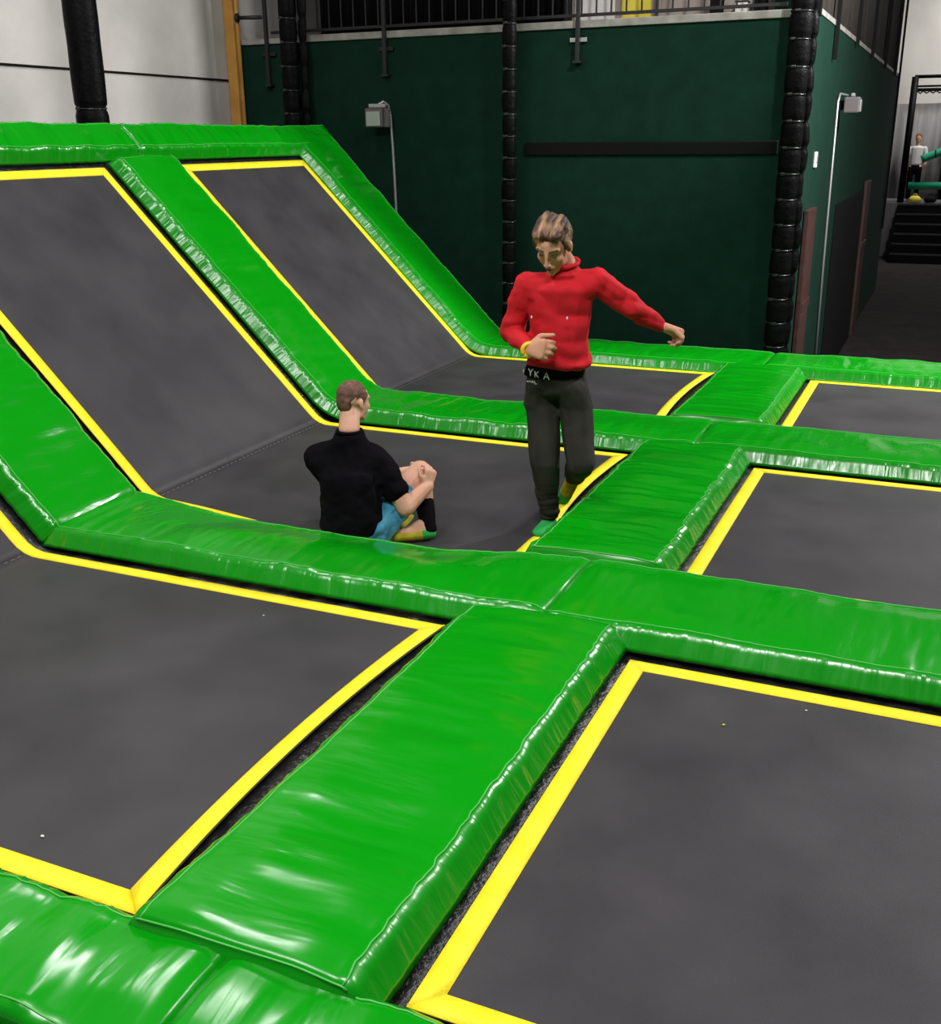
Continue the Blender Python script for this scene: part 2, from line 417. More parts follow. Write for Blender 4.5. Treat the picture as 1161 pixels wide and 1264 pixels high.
# ------------------------------------------------------------------ padded posts with rolled netting
def padded_post(label, base, top, r_foam, net=None, seg=.245, n_t=None):
    root = empty('padded_post', base); base = Vector(base); top = Vector(top); d = top-base; Lh = d.length
    k = int(Lh/.03); pts, rads = [], []
    for i in range(k+1):
        t = i/k; q = (t*Lh) % seg; e = min(q, seg-q)
        pts.append(base+d*t+Vector((noise.noise(Vector((t*9, 1, r_foam))), noise.noise(Vector((t*9, 5, r_foam))), 0))*.008)
        rads.append(r_foam*(1-.16*math.exp(-(e/.022)**2))+.004*noise.noise(Vector((t*30, 3, r_foam*9))))
    bm = bmesh.new(); tube(bm, pts, rads, 16); off(fin('foam_sleeve', bm, MT['blackfoam']), root)
    if net:
        bm = bmesh.new(); n2 = []
        r2 = []
        for i in range(k+1):
            t = i/k; q = (t*Lh) % seg; e = min(q, seg-q)
            n2.append(base+d*t+Vector(net)+Vector((noise.noise(Vector((t*14, 8, 2))), noise.noise(Vector((t*14, 2, 7))), 0))*.018)
            r2.append(net[3-1]*0+.5*r_foam*(1-.35*math.exp(-(e/.03)**2))+.012*noise.noise(Vector((t*26, 9, 4))))
        tube(bm, n2, r2, 10); off(fin('rolled_net', bm, MT['blackfoam']), root)
    z = seg
    while z < Lh-.05:
        c = base+d*(z/Lh); bm = bmesh.new()
        rr = r_foam*.9; pts = [c+Vector((math.cos(a)*rr, math.sin(a)*rr, .004*math.sin(a*2))) for a in [2*PI*i/20 for i in range(21)]]
        tube(bm, pts, .008, 6)
        a = -1.9+.5*noise.noise(Vector((z*3, r_foam, 1)))      # the buckle faces the court
        p = c+Vector((math.cos(a)*rr, math.sin(a)*rr, 0)); box(bm, p-Vector((.022, .022, .012)), p+Vector((.022, .016, .014)), .004)
        off(fin('tie', bm, MT['tie']), root); z += seg
    tag(root, label, 'post', 'black padded net posts'); return root
padded_post('thick black post at upper left, standing where two top pads meet', (-6.80, 7.5, FLOORZ), (-6.80, 7.5, 5.2), .135, None, 1.3)
padded_post('black post pair at the top corner of the slopes, against the dark green wall', (-7.02, 10.95, FLOORZ), (-7.02, 10.95, 5.2), .10, (.15, .05, 0))
padded_post('slim black post against the middle of the green wall, behind the standing man', (-4.39, 10.95, FLOORZ), (-4.39, 10.95, 5.2), .072, (-.06, .06, 0), .215)
padded_post('black padded post at the front corner of the green wall', (-1.53, 10.95, FLOORZ), (-1.53, 10.95, 5.2), .105, (.10, .05, 0), .235)

# ------------------------------------------------------------------ mezzanine rail, screens and what stands behind it
rail = empty('balcony_railing', (-4.4, YW-.05, 3.15))
def rpart(name, lo, hi, m=MT['darksteel'], bev=.003): return off(boxo(name, lo, hi, m, None, bev), rail)
x = -7.3
while x < XW-.12:
    rpart('baluster', (x-.008, YW+.06, 3.27), (x+.008, YW+.076, 4.25)); x += .155
rpart('lower_rail', (-7.45, YW+.05, 3.255), (XW-.05, YW+.085, 3.285)); rpart('handrail', (-7.45, YW+.03, 4.25), (XW-.05, YW+.10, 4.30))
for x, zb in ((-7.44, 2.72), (-5.93, 2.78), (-3.73, 2.84)):
    p = rpart('rail_post', (x-.019, YW-.077, zb), (x+.019, YW-.036, 4.25))
    pl = boxo('clamp_plate', (x-.09, YW-.036, 3.015), (x+.09, YW-.006, 3.055), MT['steel'] if x > -5 else MT['darksteel'], None, .004); off(pl, rail); pl.parent = p; pl.location = (0, 0, 0)
    rpart('post_foot', (x-.04, YW-.09, zb-.025), (x+.04, YW-.0, zb), MT['darksteel'])
tag(rail, 'dark steel railing with thin bars along the top of the green wall', 'railing')
rb = empty('rail_bracket', (-7.6, 11.1, 3.4))
off(tubeo('bar', [(-7.755, 11.04, 3.42), (-7.47, 11.12, 3.42)], .022, MT['darksteel']), rb); off(tubeo('wall_plate', [(-7.758, 11.04, 3.42), (-7.735, 11.045, 3.42)], .05, MT['darksteel']), rb)
tag(rb, 'short dark horizontal bar from the ochre pole to the railing', 'bar')
o = fin('corner_pole', (lambda b: (box(b, (-7.89, 10.98, FLOORZ), (-7.76, 11.10, 6.5), .012), b)[1])(bmesh.new()), MT['orange'], smooth=False); tag(o, 'ochre yellow square pole in the corner beside the pale wall', 'pole')
cr_ = bmesh.new()
prev = None
for i in range(101):
    x = -7.0+i*(2.95/100); y = YW+.42+.03*math.sin(i*.9)+.012*math.sin(i*2.3)
    vs = [cr_.verts.new((x, y, 3.16)), cr_.verts.new((x, y, 5.4))]
    if prev: cr_.faces.new((prev[0], vs[0], vs[1], prev[1]))
    prev = vs
solid_sheet(cr_, .012)
tag(fin('curtain', cr_, MT['dark'], recalc=False), 'black curtain hanging behind the railing, left half of the balcony', 'curtain')
def board(label, lo, hi, m, cat, name):
    root = fin(name, (lambda b: (box(b, lo, hi, .008), b)[1])(bmesh.new()), m, smooth=False)
    fr = bmesh.new()
    for (a, b_) in (((lo[0]-.02, lo[1]-.01, lo[2]), (lo[0]+.01, hi[1]+.01, hi[2])), ((hi[0]-.01, lo[1]-.01, lo[2]), (hi[0]+.02, hi[1]+.01, hi[2]))): box(fr, a, b_, .004)
    fin('frame', fr, MT['beige'], root, smooth=False)
    return tag(root, label, cat)
board('white board behind the railing, next to the black curtain', (-3.96, YW+.5, 3.16), (-3.50, YW+.53, 4.4), MT['pale'], 'board', 'display_board')
board('yellow board behind the railing, right of the white board', (-3.46, YW+.5, 3.20), (-3.12, YW+.53, 4.4), MT['yellowb'], 'board', 'display_board')
board('beige wide board behind the railing, near the corner post', (-3.05, YW+.55, 3.16), (-1.95, YW+.59, 4.4), MT['beige'], 'board', 'display_board')
for i, (x, dz) in enumerate(((-2.45, .1), (-2.2, .07), (-2.02, .1))):
    b = bmesh.new(); box(b, (x-.06, YW+.38, 3.152), (x+.06, YW+.48, 3.27+dz), .008); root = fin('storage_box', b, MT['dark'] if i != 1 else MT['pale'], smooth=False)
    b = bmesh.new(); box(b, (x-.065, YW+.375, 3.27+dz), (x+.065, YW+.485, 3.285+dz), .004); fin('lid', b, MT['darksteel'], root, smooth=False)
    tag(root, ['left dark box on the balcony floor, left of the small pale box', 'small pale box on the balcony floor between two dark ones', 'right dark box on the balcony floor, nearest the corner post'][i], 'box', 'boxes on the balcony floor')
# side face: dark mesh screen on posts above the green wall
sc = empty('mesh_screen', (XW, 20, 3.36))
b = bmesh.new(); prev = None
for i in range(161):
    y = 11.35+i*(16.5/160); x = XW-.03+.018*math.sin(i*.7)+.01*math.sin(i*1.9)
    vs = [b.verts.new((x, y, 3.43)), b.verts.new((x, y, 7.2))]
    if prev: b.faces.new((prev[0], vs[0], vs[1], prev[1]))
    prev = vs
solid_sheet(b, .01); off(fin('screen_cloth', b, MT['screen'], recalc=False), sc)
for y in (12.9, 14.75, 17.4, 20.1, 23.2, 26.2, 27.9):
    off(boxo('screen_post', (XW+.013, y-.03, 2.98 if 14 < y < 15 else 3.30 if y < 27 else 0), (XW+.06, y+.03, 7.2), MT['dark'], None, .004), sc)
tag(sc, 'dark grey mesh screen above the right-hand green wall', 'screen')
b = bmesh.new(); box(b, (XW-.1, YW+.02, 3.36), (XW+.012, 28.4, 3.42), .004); struct(fin('trim_4', b, MT['trimwhite'], smooth=False))
# wall lamps
def wall_lamp(label, org, axis, out, pts):
    """ORG: lamp head centre; OUT: direction away from the wall"""
    root = empty('wall_lamp', org); o_ = Vector(org); ot = Vector(out); ax = Vector(axis)
    def pb(name, c, ha, ho, hz, m, bev=.01):
        bb = bmesh.new(); e = [abs(ax[i])*ha+abs(ot[i])*ho+(hz if i == 2 else 0) for i in range(3)]
        box(bb, [c[i]-e[i] for i in range(3)], [c[i]+e[i] for i in range(3)], bev); return off(fin(name, bb, m, smooth=False), root)
    pb('housing', o_, .11, .10, .10, MT['lampgrey'], .02); pb('glass_front', o_+ot*.105-Vector((0, 0, .01)), .085, .008, .075, MT['steel'], .004)
    pb('bracket', o_+Vector((0, 0, .125)), .10, .02, .02, MT['steel'], .005); pb('wall_mount', o_-ot*.14, .05, .05, .06, MT['dark'], .005)
    off(tubeo('conduit', pts, .017, MT['steel'], None, 8), root)
    tag(root, label, 'lamp'); return root
wall_lamp('grey wall lamp with a bent pale conduit on the front of the dark green wall', (-5.97, YW-.19, 2.33), (1, 0, 0), (0, -1, 0),
          [(-5.97, YW-.17, 2.46), (-5.95, YW-.10, 2.50), (-5.92, YW-.03, 2.46), (-5.90, YW-.025, 2.36), (-5.88, YW-.025, 2.0), (-5.86, YW-.025, 1.2), (-5.84, YW-.025, FLOORZ)])
wall_lamp('small bright wall lamp with a straight conduit on the right-hand green wall', (XW+.19, 15.9, 2.48), (0, 1, 0), (1, 0, 0),
          [(XW+.12, 15.9, 2.60), (XW+.03, 15.8, 2.62), (XW+.02, 15.72, 2.52), (XW+.02, 15.85, .5), (XW+.02, 16.1, FLOORZ)])
b = bmesh.new(); box(b, (XW, 13.86, 1.74), (XW+.03, 14.0, 1.92), .008); root = fin('wall_switch', b, MT['pale'], smooth=False)
b = bmesh.new(); box(b, (XW+.028, 13.90, 1.79), (XW+.04, 13.96, 1.87), .004); fin('rocker', b, MT['steel'], root, smooth=False)
tag(root, 'small white switch box on the right-hand green wall', 'switch')
for i, (y0, y1, z1) in enumerate(((13.35, 14.05, 1.28), (21.6, 22.5, 1.30))):
    b = bmesh.new(); box(b, (XW+.01, y0, FLOORZ), (XW+.07, y1, z1), .01); root = fin('plank_panel', b, MT['brown'], smooth=False)
    b = bmesh.new(); box(b, (XW+.068, y0+.02, .1), (XW+.085, y1-.02, .2), .004); fin('batten', b, MT['brown'], root, smooth=False)
    tag(root, ['reddish brown panel leaning on the wall right of the corner post', 'second brown panel farther down the corridor wall'][i], 'panel')
b = bmesh.new(); box(b, (XW, 16.9, FLOORZ), (XW+.04, 21.4, 1.15), .01); struct(fin('door_1', b, MT['dark'], smooth=False))

# ------------------------------------------------------------------ far end: steps, raised deck, frame
st = bmesh.new()
for i in range(6): box(st, (-1.75, 35+.3*i, FLOORZ), (2.2, 37.0, FLOORZ+.27*(i+1)), .012)
root = fin('staircase', st, MT['dark'], smooth=False)
for i in range(6):
    b = bmesh.new(); box(b, (-1.75, 34.99+.3*i, FLOORZ+.27*(i+1)-.035), (2.2, 35.03+.3*i, FLOORZ+.27*(i+1)+.008), .004); fin('nosing', b, MT['darksteel'], root, smooth=False)
tag(root, 'dark steps at the far end of the corridor', 'stairs')
struct(boxo('floor_raised', (-2.6, 37.0, FLOORZ), (2.4, 39.9, .10), MT['grey']))
fr = empty('frame_structure', (-.6, 37.4, .1))
def fp(name, pts, rad, m): return off(tubeo(name, pts, rad, m, None, 10), fr)
for x, y in ((-1.72, 37.12), (-.60, 39.2), (.7, 37.12)): fp('upright', [(x, y, .1), (x+.02, y, 3.75)], .10, MT['blackfoam'])
fp('top_rail', [(-1.72, 37.12, 3.75), (.9, 37.12, 3.75)], .05, MT['dark']); fp('top_rail', [(-1.72, 37.12, 3.48), (.9, 37.12, 3.48)], .03, MT['dark'])
fp('top_rail', [(-1.72, 39.2, 3.45), (.9, 39.2, 3.45)], .05, MT['dark'])
zig = [(-1.7+.09*i, 37.12, 3.28+(.06 if i % 2 else 0)) for i in range(29)]
fp('net_edge', zig, .022, MT['dark'])
tag(fr, 'black padded frame with top rails on the raised deck, far right', 'frame')
b = bmesh.new(); prev = None
for i in range(61):
    x = -2.3+i*.075; vs = [b.verts.new((x, 39.6+.03*math.sin(i*1.3), .1)), b.verts.new((x, 39.6+.03*math.sin(i*1.3), 3.05))]
    if prev: b.faces.new((prev[0], vs[0], vs[1], prev[1]))
    prev = vs
solid_sheet(b, .01); tag(fin('backdrop_cloth', b, MT['greywall'], recalc=False), 'grey cloth hanging at the back of the raised deck', 'cloth')
root = empty('padded_rail', (-.5, 37.0, 1.6)); pts = []
for i in range(21):
    t = i/20; pts.append((-1.25+1.9*t, 37.15, 1.38+.42*math.sin(t*PI*.62)))
off(tubeo('foam_tube', pts, .12, MT['teal'], None, 12), root)
for t in (4, 9, 14): off(tubeo('strap', [Vector(pts[t])-Vector((.02, 0, 0)), Vector(pts[t])+Vector((.02, 0, .004))], .127, MT['dark'], None, 12), root)
tag(root, 'upper green foam rail curving beside the person in white', 'rail')
root = empty('padded_rail', (-.5, 37.2, .6)); off(tubeo('foam_tube', [(-1.55, 37.25, .60), (.8, 37.25, .62)], .11, MT['teal'], None, 12), root)
for x in (-1.3, -.2): off(tubeo('foot', [(x, 37.25, .10), (x, 37.25, .58)], .05, MT['dark'], None, 8), root)
tag(root, 'lower straight green foam rail along the raised deck edge', 'rail')
for i, (x, m, lab, nm) in enumerate(((-1.30, MT['yellowb'], 'small yellow bag lying on the raised deck edge', 'bag'), (-.86, MT['dark'], 'small dark bag on the raised deck, right of the yellow one', 'bag'))):
    b = bmesh.new(); bmesh.ops.create_uvsphere(b, u_segments=16, v_segments=10, radius=1)
    for v in b.verts: v.co = Vector((x, 37.1, .20))+Vector((v.co.x*.19, v.co.y*.10, max(v.co.z, -.8)*.115+.02*noise.noise(v.co*3)))
    root = fin('bag', b, m); root2 = fin('bag_handle', (lambda bb: (tube(bb, [(x-.07, 37.1, .29), (x-.04, 37.1, .36), (x+.04, 37.1, .36), (x+.07, 37.1, .29)], .012, 6), bb)[1])(bmesh.new()), m, root); tag(root, lab, 'bag')

# ------------------------------------------------------------------ people
def skinmat(name, c1, c2): return noisy(name, c1, c2, (1, 1, 1), 6, 3, .6, .18, 'Object', .15, 90, .3, .7, .003)
MT.update(
    skin=skinmat('skin', (.50, .25, .155), (.60, .31, .20)), skin2=skinmat('skin_fair', (.56, .30, .20), (.66, .38, .27)),
    red=noisy('red_sweater', (.46, .006, .012), (.58, .012, .022), (1, 1, 1), 7, 4, .8, .25, 'Object', .5, 210, .3, .7, .004),
    trousers=noisy('dark_grey_trousers', (.020, .019, .016), (.034, .031, .026), (1, 1, 1), 7, 4, .85, .2, 'Object', .5, 160, .3, .7, .004),
    blackcloth=noisy('black_cotton', (.0025, .002, .003), (.005, .004, .006), (1, 1, 1), 7, 4, .9, .06, 'Object', .4, 160, .3, .7, .004),
    blue=noisy('blue_denim', (.035, .19, .32), (.08, .30, .44), (1, 1, 1), 14, 4, .85, .2, 'Object', .5, 140, .3, .7, .004),
    teal_cloth=noisy('light_teal_lining', (.12, .36, .42), (.16, .42, .48), (1, 1, 1), 12, 3, .85, .2),
    hair=noisy('streaked_fair_hair', (.050, .018, .009), (.46, .26, .13), (30, 9, 7), 1.1, 3, .5, .5, 'Object', .8, 9, .45, .68, .01),
    buzz=noisy('short_brown_hair', (.085, .042, .028), (.18, .10, .07), (1, 1, 1), 40, 4, .75, .25, 'Object', .6, 220, .3, .7, .004),
    sock_y=noisy('yellow_green_sock', (.30, .27, .015), (.42, .38, .03), (1, 1, 1), 18, 3, .85, .2), sock_g=mat('green_sock', (.02, .30, .06), .85, .2),
    yband=mat('yellow_band', (.90, .55, .03), .5), darkface=mat('dark_feature', (.05, .018, .012), .6), lip=mat('lip', (.28, .08, .06), .5),
    white=mat('white_print', (.6, .6, .6), .7))
def ico(c, rad, R=None, sub=2):
    b = bmesh.new(); bmesh.ops.create_icosphere(b, subdivisions=sub, radius=1)
    rv = Vector((rad,)*3) if not hasattr(rad, '__len__') else Vector(rad)
    out = []
    for v in b.verts:
        p = Vector((v.co.x*rv.x, v.co.y*rv.y, v.co.z*rv.z))
        if R is not None: p = R @ p
        out.append(p+Vector(c))
    b.free(); return out
def hull(bm, ells):
    pts = []
    for e in ells: pts += ico(*e)
    vs = [bm.verts.new(p) for p in pts]
    ret = bmesh.ops.convex_hull(bm, input=vs)
    dead = [g for g in set(ret['geom_interior'])|set(ret['geom_unused']) if isinstance(g, bmesh.types.BMVert) and g.is_valid]
    bmesh.ops.delete(bm, geom=dead, context='VERTS')
def chain(bm, pts, rads, R=None):
    for i in range(len(pts)-1):
        hull(bm, [(pts[i], rads[i], R), (pts[i+1], rads[i+1], R)])
def mould(name, bm, m, root, voxel=.008, smooth=4, folds=None, decimate=None):
    """union the overlapping volumes into one continuous surface, soften it, and lay folds into cloth"""
    me = bpy.data.meshes.new('tmp'); bm.to_mesh(me); bm.free()
    o = bpy.data.objects.new('tmp', me); C.objects.link(o)
    a = o.modifiers.new('r', 'REMESH'); a.mode = 'VOXEL'; a.voxel_size = voxel
    s = o.modifiers.new('s', 'SMOOTH'); s.iterations = smooth; s.factor = .5
    dg = bpy.context.evaluated_depsgraph_get(); dg.update()
    me2 = bpy.data.meshes.new_from_object(o.evaluated_get(dg)); bpy.data.objects.remove(o); bpy.data.meshes.remove(me)
    me2.name = name; me2.materials.clear()
    if folds:
        n0 = [v.normal.copy() for v in me2.vertices]
        for v, n in zip(me2.vertices, n0): v.co += n*folds(v.co.copy())
    for p in me2.polygons: p.use_smooth = True
    return off(link(name, me2, m), root)
def V(*a): return Vector(a)
def hand(bm, wrist, fwd, palm_n, thumb, sc=1.0, curl=(.9, 1.0, .7), spread=.06):
    """palm, four fingers of unequal length and a thumb, as overlapping volumes. FWD: towards the fingertips; PALM_N: out of the palm; THUMB: side of the thumb."""
    fwd = fwd.normalized(); palm_n = (palm_n-fwd*palm_n.dot(fwd)).normalized(); side = palm_n.cross(fwd)
    if side.dot(thumb) < 0: side = -side
    R = Matrix((side, fwd, palm_n)).transposed()
    P = lambda x, y, z: Vector(wrist)+(side*x+fwd*y+palm_n*z)*sc
    hull(bm, [(P(0, .0, 0), V(.026, .02, .020)*sc, R), (P(.022, .075, 0), V(.022, .02, .014)*sc, R), (P(-.024, .07, 0), V(.018, .018, .013)*sc, R)])
    hull(bm, [(P(.018, .02, .006), V(.020, .022, .018)*sc, R), (P(.022, .05, .006), V(.016, .02, .016)*sc, R)])
    for k, (x, L0, y0) in enumerate(((.031, .072, .082), (.0105, .080, .086), (-.0105, .074, .082), (-.030, .058, .074))):
        base = P(x, y0-.012, 0); d = (fwd+side*spread*(1.5-k)*.6).normalized(); p = base; ang = 0; pts = [base]; rads = [.0098*sc]
        for q, (seg, cu) in enumerate(zip((.46, .31, .23), curl)):
            ang += cu*(1+.06*k); dd = d*math.cos(ang)+palm_n*math.sin(ang); p = p+dd*L0*seg*sc*1.05
            pts.append(p); rads.append((.0092, .0084, .0072)[q]*sc)
        chain(bm, pts, rads)
    b = P(.026, .022, .006); d1 = (side*.75+fwd*.6+palm_n*.25).normalized(); d2 = (side*.15+fwd*.85+palm_n*.5).normalized()
    chain(bm, [b, b+d1*.036*sc, b+d1*.036*sc+d2*.030*sc, b+d1*.036*sc+d2*.052*sc], [.0145*sc, .0118*sc, .0105*sc, .0085*sc])
def head(bm, c, face, up, sc):
    """skull, jaw, brow, nose, lips, chin and ears; returns the head frame (right, forward, up)"""
    fw = face.normalized(); upv = (up-fw*up.dot(fw)).normalized(); rt = fw.cross(upv)
    R = Matrix((rt, fw, upv)).transposed(); P = lambda x, y, z: Vector(c)+(rt*x+fw*y+upv*z)*sc
    e = lambda x, y, z, a, b_, g: (P(x, y, z), V(a, b_, g)*sc, R)
    hull(bm, [e(0, -.018, .035, .076, .092, .082)])
    hull(bm, [e(0, .012, .03, .068, .078, .07), e(0, .030, -.03, .060, .056, .05)])
    hull(bm, [e(0, .030, -.03, .058, .052, .05), e(0, .056, -.088, .030, .026, .022), e(.03, .02, -.07, .024, .03, .024), e(-.03, .02, -.07, .024, .03, .024)])
    for s in (-1, 1):
        hull(bm, [e(.012*s, .079, .030, .014, .010, .010), e(.046*s, .063, .032, .014, .012, .010)])      # brow
        hull(bm, [e(.036*s, .055, -.018, .026, .024, .026), e(.03*s, .045, -.05, .026, .026, .02)])                                                 # cheek
        hull(bm, [e(.078*s, -.008, .004, .007, .015, .019), e(.076*s, -.003, -.024, .006, .010, .009)])   # ear
        hull(bm, [e(.012*s, .100, -.030, .008, .010, .007)])                                                 # nostril wing
    hull(bm, [e(0, .090, .022, .007, .008, .008), e(0, .110, -.026, .010, .010, .009)])                   # nose
    hull(bm, [e(.020, .076, -.054, .008, .008, .005), e(0, .088, -.052, .012, .009, .005), e(-.020, .076, -.054, .008, .008, .005)])
    hull(bm, [e(.017, .074, -.066, .008, .008, .005), e(0, .085, -.067, .012, .009, .006), e(-.017, .074, -.066, .008, .008, .005)])
    hull(bm, [e(0, .074, -.094, .018, .016, .014)])
    return P, R, rt, fw, upv
def shape(name, ells, m, root, voxel=.005, smooth=2, folds=None):
    b = bmesh.new()
    for e in ells: hull(b, e)
    return mould(name, b, m, root, voxel, smooth, folds)
def fold_fn(amp, fx, fy, fz, seed=0):
    def fn(p):
        a = noise.noise(Vector((p.x*fx+seed, p.y*fy, p.z*fz)))
        b = noise.noise(Vector((p.x*fx*2.3, p.y*fy*2.3+seed, p.z*fz*2.3)))
        return amp*(abs(a)*1.6-.35+b*.35)
    return fn

# scraps on the beds
for x, y, sz, k, lab in ((-2.436, 2.073, .007, 'crumb', 'white crumb on the nearest sloped-end trampoline, near its front yellow border'), (-2.005, 2.271, .005, 'yellowb', 'yellow crumb on the nearest sloped-end trampoline, by its right yellow border'),
                         (-.569, 3.608, .007, 'yellowb', 'yellow crumb on the nearest flat trampoline, near its far border'), (-2.742, 3.764, .005, 'crumb', 'pale crumb on the nearest sloped-end trampoline, near its far border'), (-.298, 3.841, .005, 'crumb', 'white crumb on the nearest flat trampoline, close to its far border')):
    b = bmesh.new(); bmesh.ops.create_icosphere(b, subdivisions=2, radius=1)
    for v in b.verts: v.co = Vector((x, y, sz*.42+.001))+Vector((v.co.x*sz*(1+.4*noise.noise(v.co*2+Vector((x, y, 0)))), v.co.y*sz*.7, v.co.z*sz*.5))
    tag(fin('crumb', b, MT[k]), lab, 'crumb', 'crumbs lying on the beds')

# --- the man stepping on the bed ------------------------------------------------
man = empty('person', (MANF[0], MANF[1], -.09))
HC = V(-1.912, 5.40, 1.572); FACE = V(-.05, -.80, -.56); HS = 1.18
NK = V(-1.885, 5.50, 1.465)
SHR, SHL = V(-2.075, 5.46, 1.352), V(-1.715, 5.53, 1.380)
ELR, WRR = V(-2.185, 5.50, 1.085), V(-2.015, 5.29, 1.045)
ELL, WRL = V(-1.550, 5.65, 1.240), V(-1.425, 5.79, 1.125)
WST, HIP = V(-1.915, 5.51, .95), V(-1.942, 5.56, .80)
HPR, HPL = V(-2.022, 5.56, .755), V(-1.840, 5.58, .76)
KNR, ANR = V(-1.980, 5.49, .36), V(-1.978, 5.58, -.005)
KNL, ANL = V(-1.765, 5.49, .385), V(-1.925, 5.84, .155)
b = bmesh.new()
P, R, rt, fw, upv = head(b, HC, FACE, V(.05, -.25, 1), HS)
hull(b, [(P(0, -.03, -.06), V(.058, .062, .05), None), (NK, V(.066, .066, .05), None)])
Ry = Matrix.Rotation(.18, 3, 'Z')
hull(b, [(NK-V(0, 0, .06), V(.066, .060, .04), Ry), ((SHR+SHL)/2-V(0, 0, .07), V(.150, .085, .07), Ry)])
hull(b, [((SHR+SHL)/2-V(0, 0, .05), V(.165, .10, .08), Ry), (WST, V(.125, .088, .08), Ry)])
hull(b, [(WST, V(.125, .088, .08), Ry), (HIP, V(.125, .085, .08), Ry)])
chain(b, [SHR, ELR, WRR], [.056, .042, .028]); chain(b, [SHL, ELL, WRL], [.056, .042, .028])
hand(b, WRR+(WRR-ELR).normalized()*.015, V(.80, -.35, .10), V(.25, .8, -.25), V(-.1, -.1, 1), 1.36, (.75, .95, .8))
hand(b, WRL+(WRL-ELL).normalized()*.015, V(.80, .30, -.35), V(-.1, -.55, -.8), V(-.3, -.8, .3), 1.30, (.8, .95, .7))
chain(b, [HPR, KNR, ANR], [.070, .052, .038]); chain(b, [HPL, KNL, ANL], [.070, .052, .038])
hull(b, [(ANR-V(0, -.01, .03), .036), (V(-1.99, 5.47, -.055), V(.042, .05, .022), None), (V(-1.975, 5.61, -.055), V(.034, .035, .024), None)])
FTD = V(-.10, .10, -.18)
hull(b, [(ANL, .036), (ANL+FTD*.95, V(.036, .028, .036), None)])
mould('body', b, MT['skin'], man, .0062, 3)
# eyes, brows and mouth
for s in (-1, 1):
    bb = bmesh.new(); hull(bb, [(P(.030*s-.008, .074, .012), V(.003, .003, .003)*HS, R), (P(.030*s, .083, .011), V(.010, .004, .0045)*HS, R), (P(.030*s+.008, .074, .012), V(.003, .003, .003)*HS, R)]); off(fin('eye', bb, MT['darkface']), man)
    bb = bmesh.new(); hull(bb, [(P(.016*s, .0865, .036), V(.005, .004, .003)*HS, R), (P(.046*s, .071, .038), V(.006, .006, .002)*HS, R)]); off(fin('eyebrow', bb, MT['darkface']), man)
bb = bmesh.new(); hull(bb, [(P(-.016, .086, -.060), V(.005, .004, .002)*HS, R), (P(0, .0915, -.062), V(.010, .0045, .005)*HS, R), (P(.016, .086, -.060), V(.006, .005, .003)*HS, R)]); off(fin('mouth', bb, MT['darkface']), man)
# swept-back hair with volume on top
b = bmesh.new()
hull(b, [(P(0, -.022, .052), V(.083, .094, .078)*HS, R)])
hull(b, [(P(-.03, .045, .098), V(.042, .035, .022)*HS, R), (P(-.02, -.03, .110), V(.050, .05, .022)*HS, R)])
hull(b, [(P(.03, .045, .098), V(.042, .035, .022)*HS, R), (P(.03, -.03, .110), V(.046, .05, .022)*HS, R)])
hull(b, [(P(0, -.075, .02), V(.068, .045, .06)*HS, R), (P(0, -.07, -.03), V(.055, .035, .03)*HS, R)])
for s in (-1, 1): hull(b, [(P(.070*s, .020, .045), V(.014, .026, .03)*HS, R), (P(.073*s, .012, .005), V(.009, .014, .02)*HS, R)])
Ri = R.transposed()
def hairf(p):
    q = Ri @ (p-HC)
    return .010*noise.noise(Vector((q.x*60, q.y*10, q.z*10)))+.008*noise.noise(Vector((q.x*24, q.y*6, q.z*6+4)))
mould('hair', b, MT['hair'], man, .006, 2, hairf)
# red sweater
b = bmesh.new()
hull(b, [(NK-V(0, 0, .045), V(.088, .080, .030), Ry), ((SHR+SHL)/2-V(0, 0, .05), V(.17, .105, .07), Ry)])
for sh in (SHR, SHL): hull(b, [(NK.lerp(sh, .30)-V(0, 0, .045), V(.05, .075, .045), None), (sh, .074), ((SHR+SHL)/2-V(0, 0, .10), V(.10, .10, .07), Ry)])
hull(b, [((SHR+SHL)/2-V(0, 0, .03), V(.180, .118, .07), Ry), (WST+V(0, 0, .12), V(.168, .118, .10), Ry)])
hull(b, [(WST+V(0, 0, .12), V(.168, .118, .10), Ry), (WST+V(.008, 0, -.015), V(.188, .130, .05), Ry)])
hull(b, [(NK+V(0, -.010, .0), V(.076, .074, .022), Ry), (NK-V(0, .012, .05), V(.10, .09, .03), Ry)])
hull(b, [(SHR-V(0, 0, .0), .076), (SHR.lerp(ELR, .5)+V(-.008, 0, 0), .070)]); chain(b, [SHR.lerp(ELR, .5)+V(-.008, 0, 0), ELR, ELR.lerp(WRR, .6), WRR], [.070, .064, .056, .043])
chain(b, [SHL, SHL.lerp(ELL, .5), ELL, ELL.lerp(WRL, .6), WRL], [.078, .072, .064, .055, .042])
def redf(p):
    base = fold_fn(.015, 4.5, 4.5, 7, 3)(p)
    arm = fold_fn(.011, 15, 6, 6, 1)(p)*min(1, max(0, (p.x+1.72)/.08)) + fold_fn(.009, 6, 6, 13, 2)(p)*min(1, max(0, (-2.08-p.x)/.06))
    lowf = .006*math.sin(p.z*75+5*noise.noise(p*6))*min(1, max(0, (1.06-p.z)/.08))
    return base+arm+lowf
mould('sweater', b, MT['red'], man, .008, 3, redf)
bb = bmesh.new(); ringp = []
for i in range(25):
    a = 2*PI*i/24; ringp.append(NK+V(math.cos(a)*.076, -.012+math.sin(a)*.076, .010+.020*math.sin(a)))
tube(bb, ringp, .012, 8); off(fin('collar', bb, MT['red']), man)
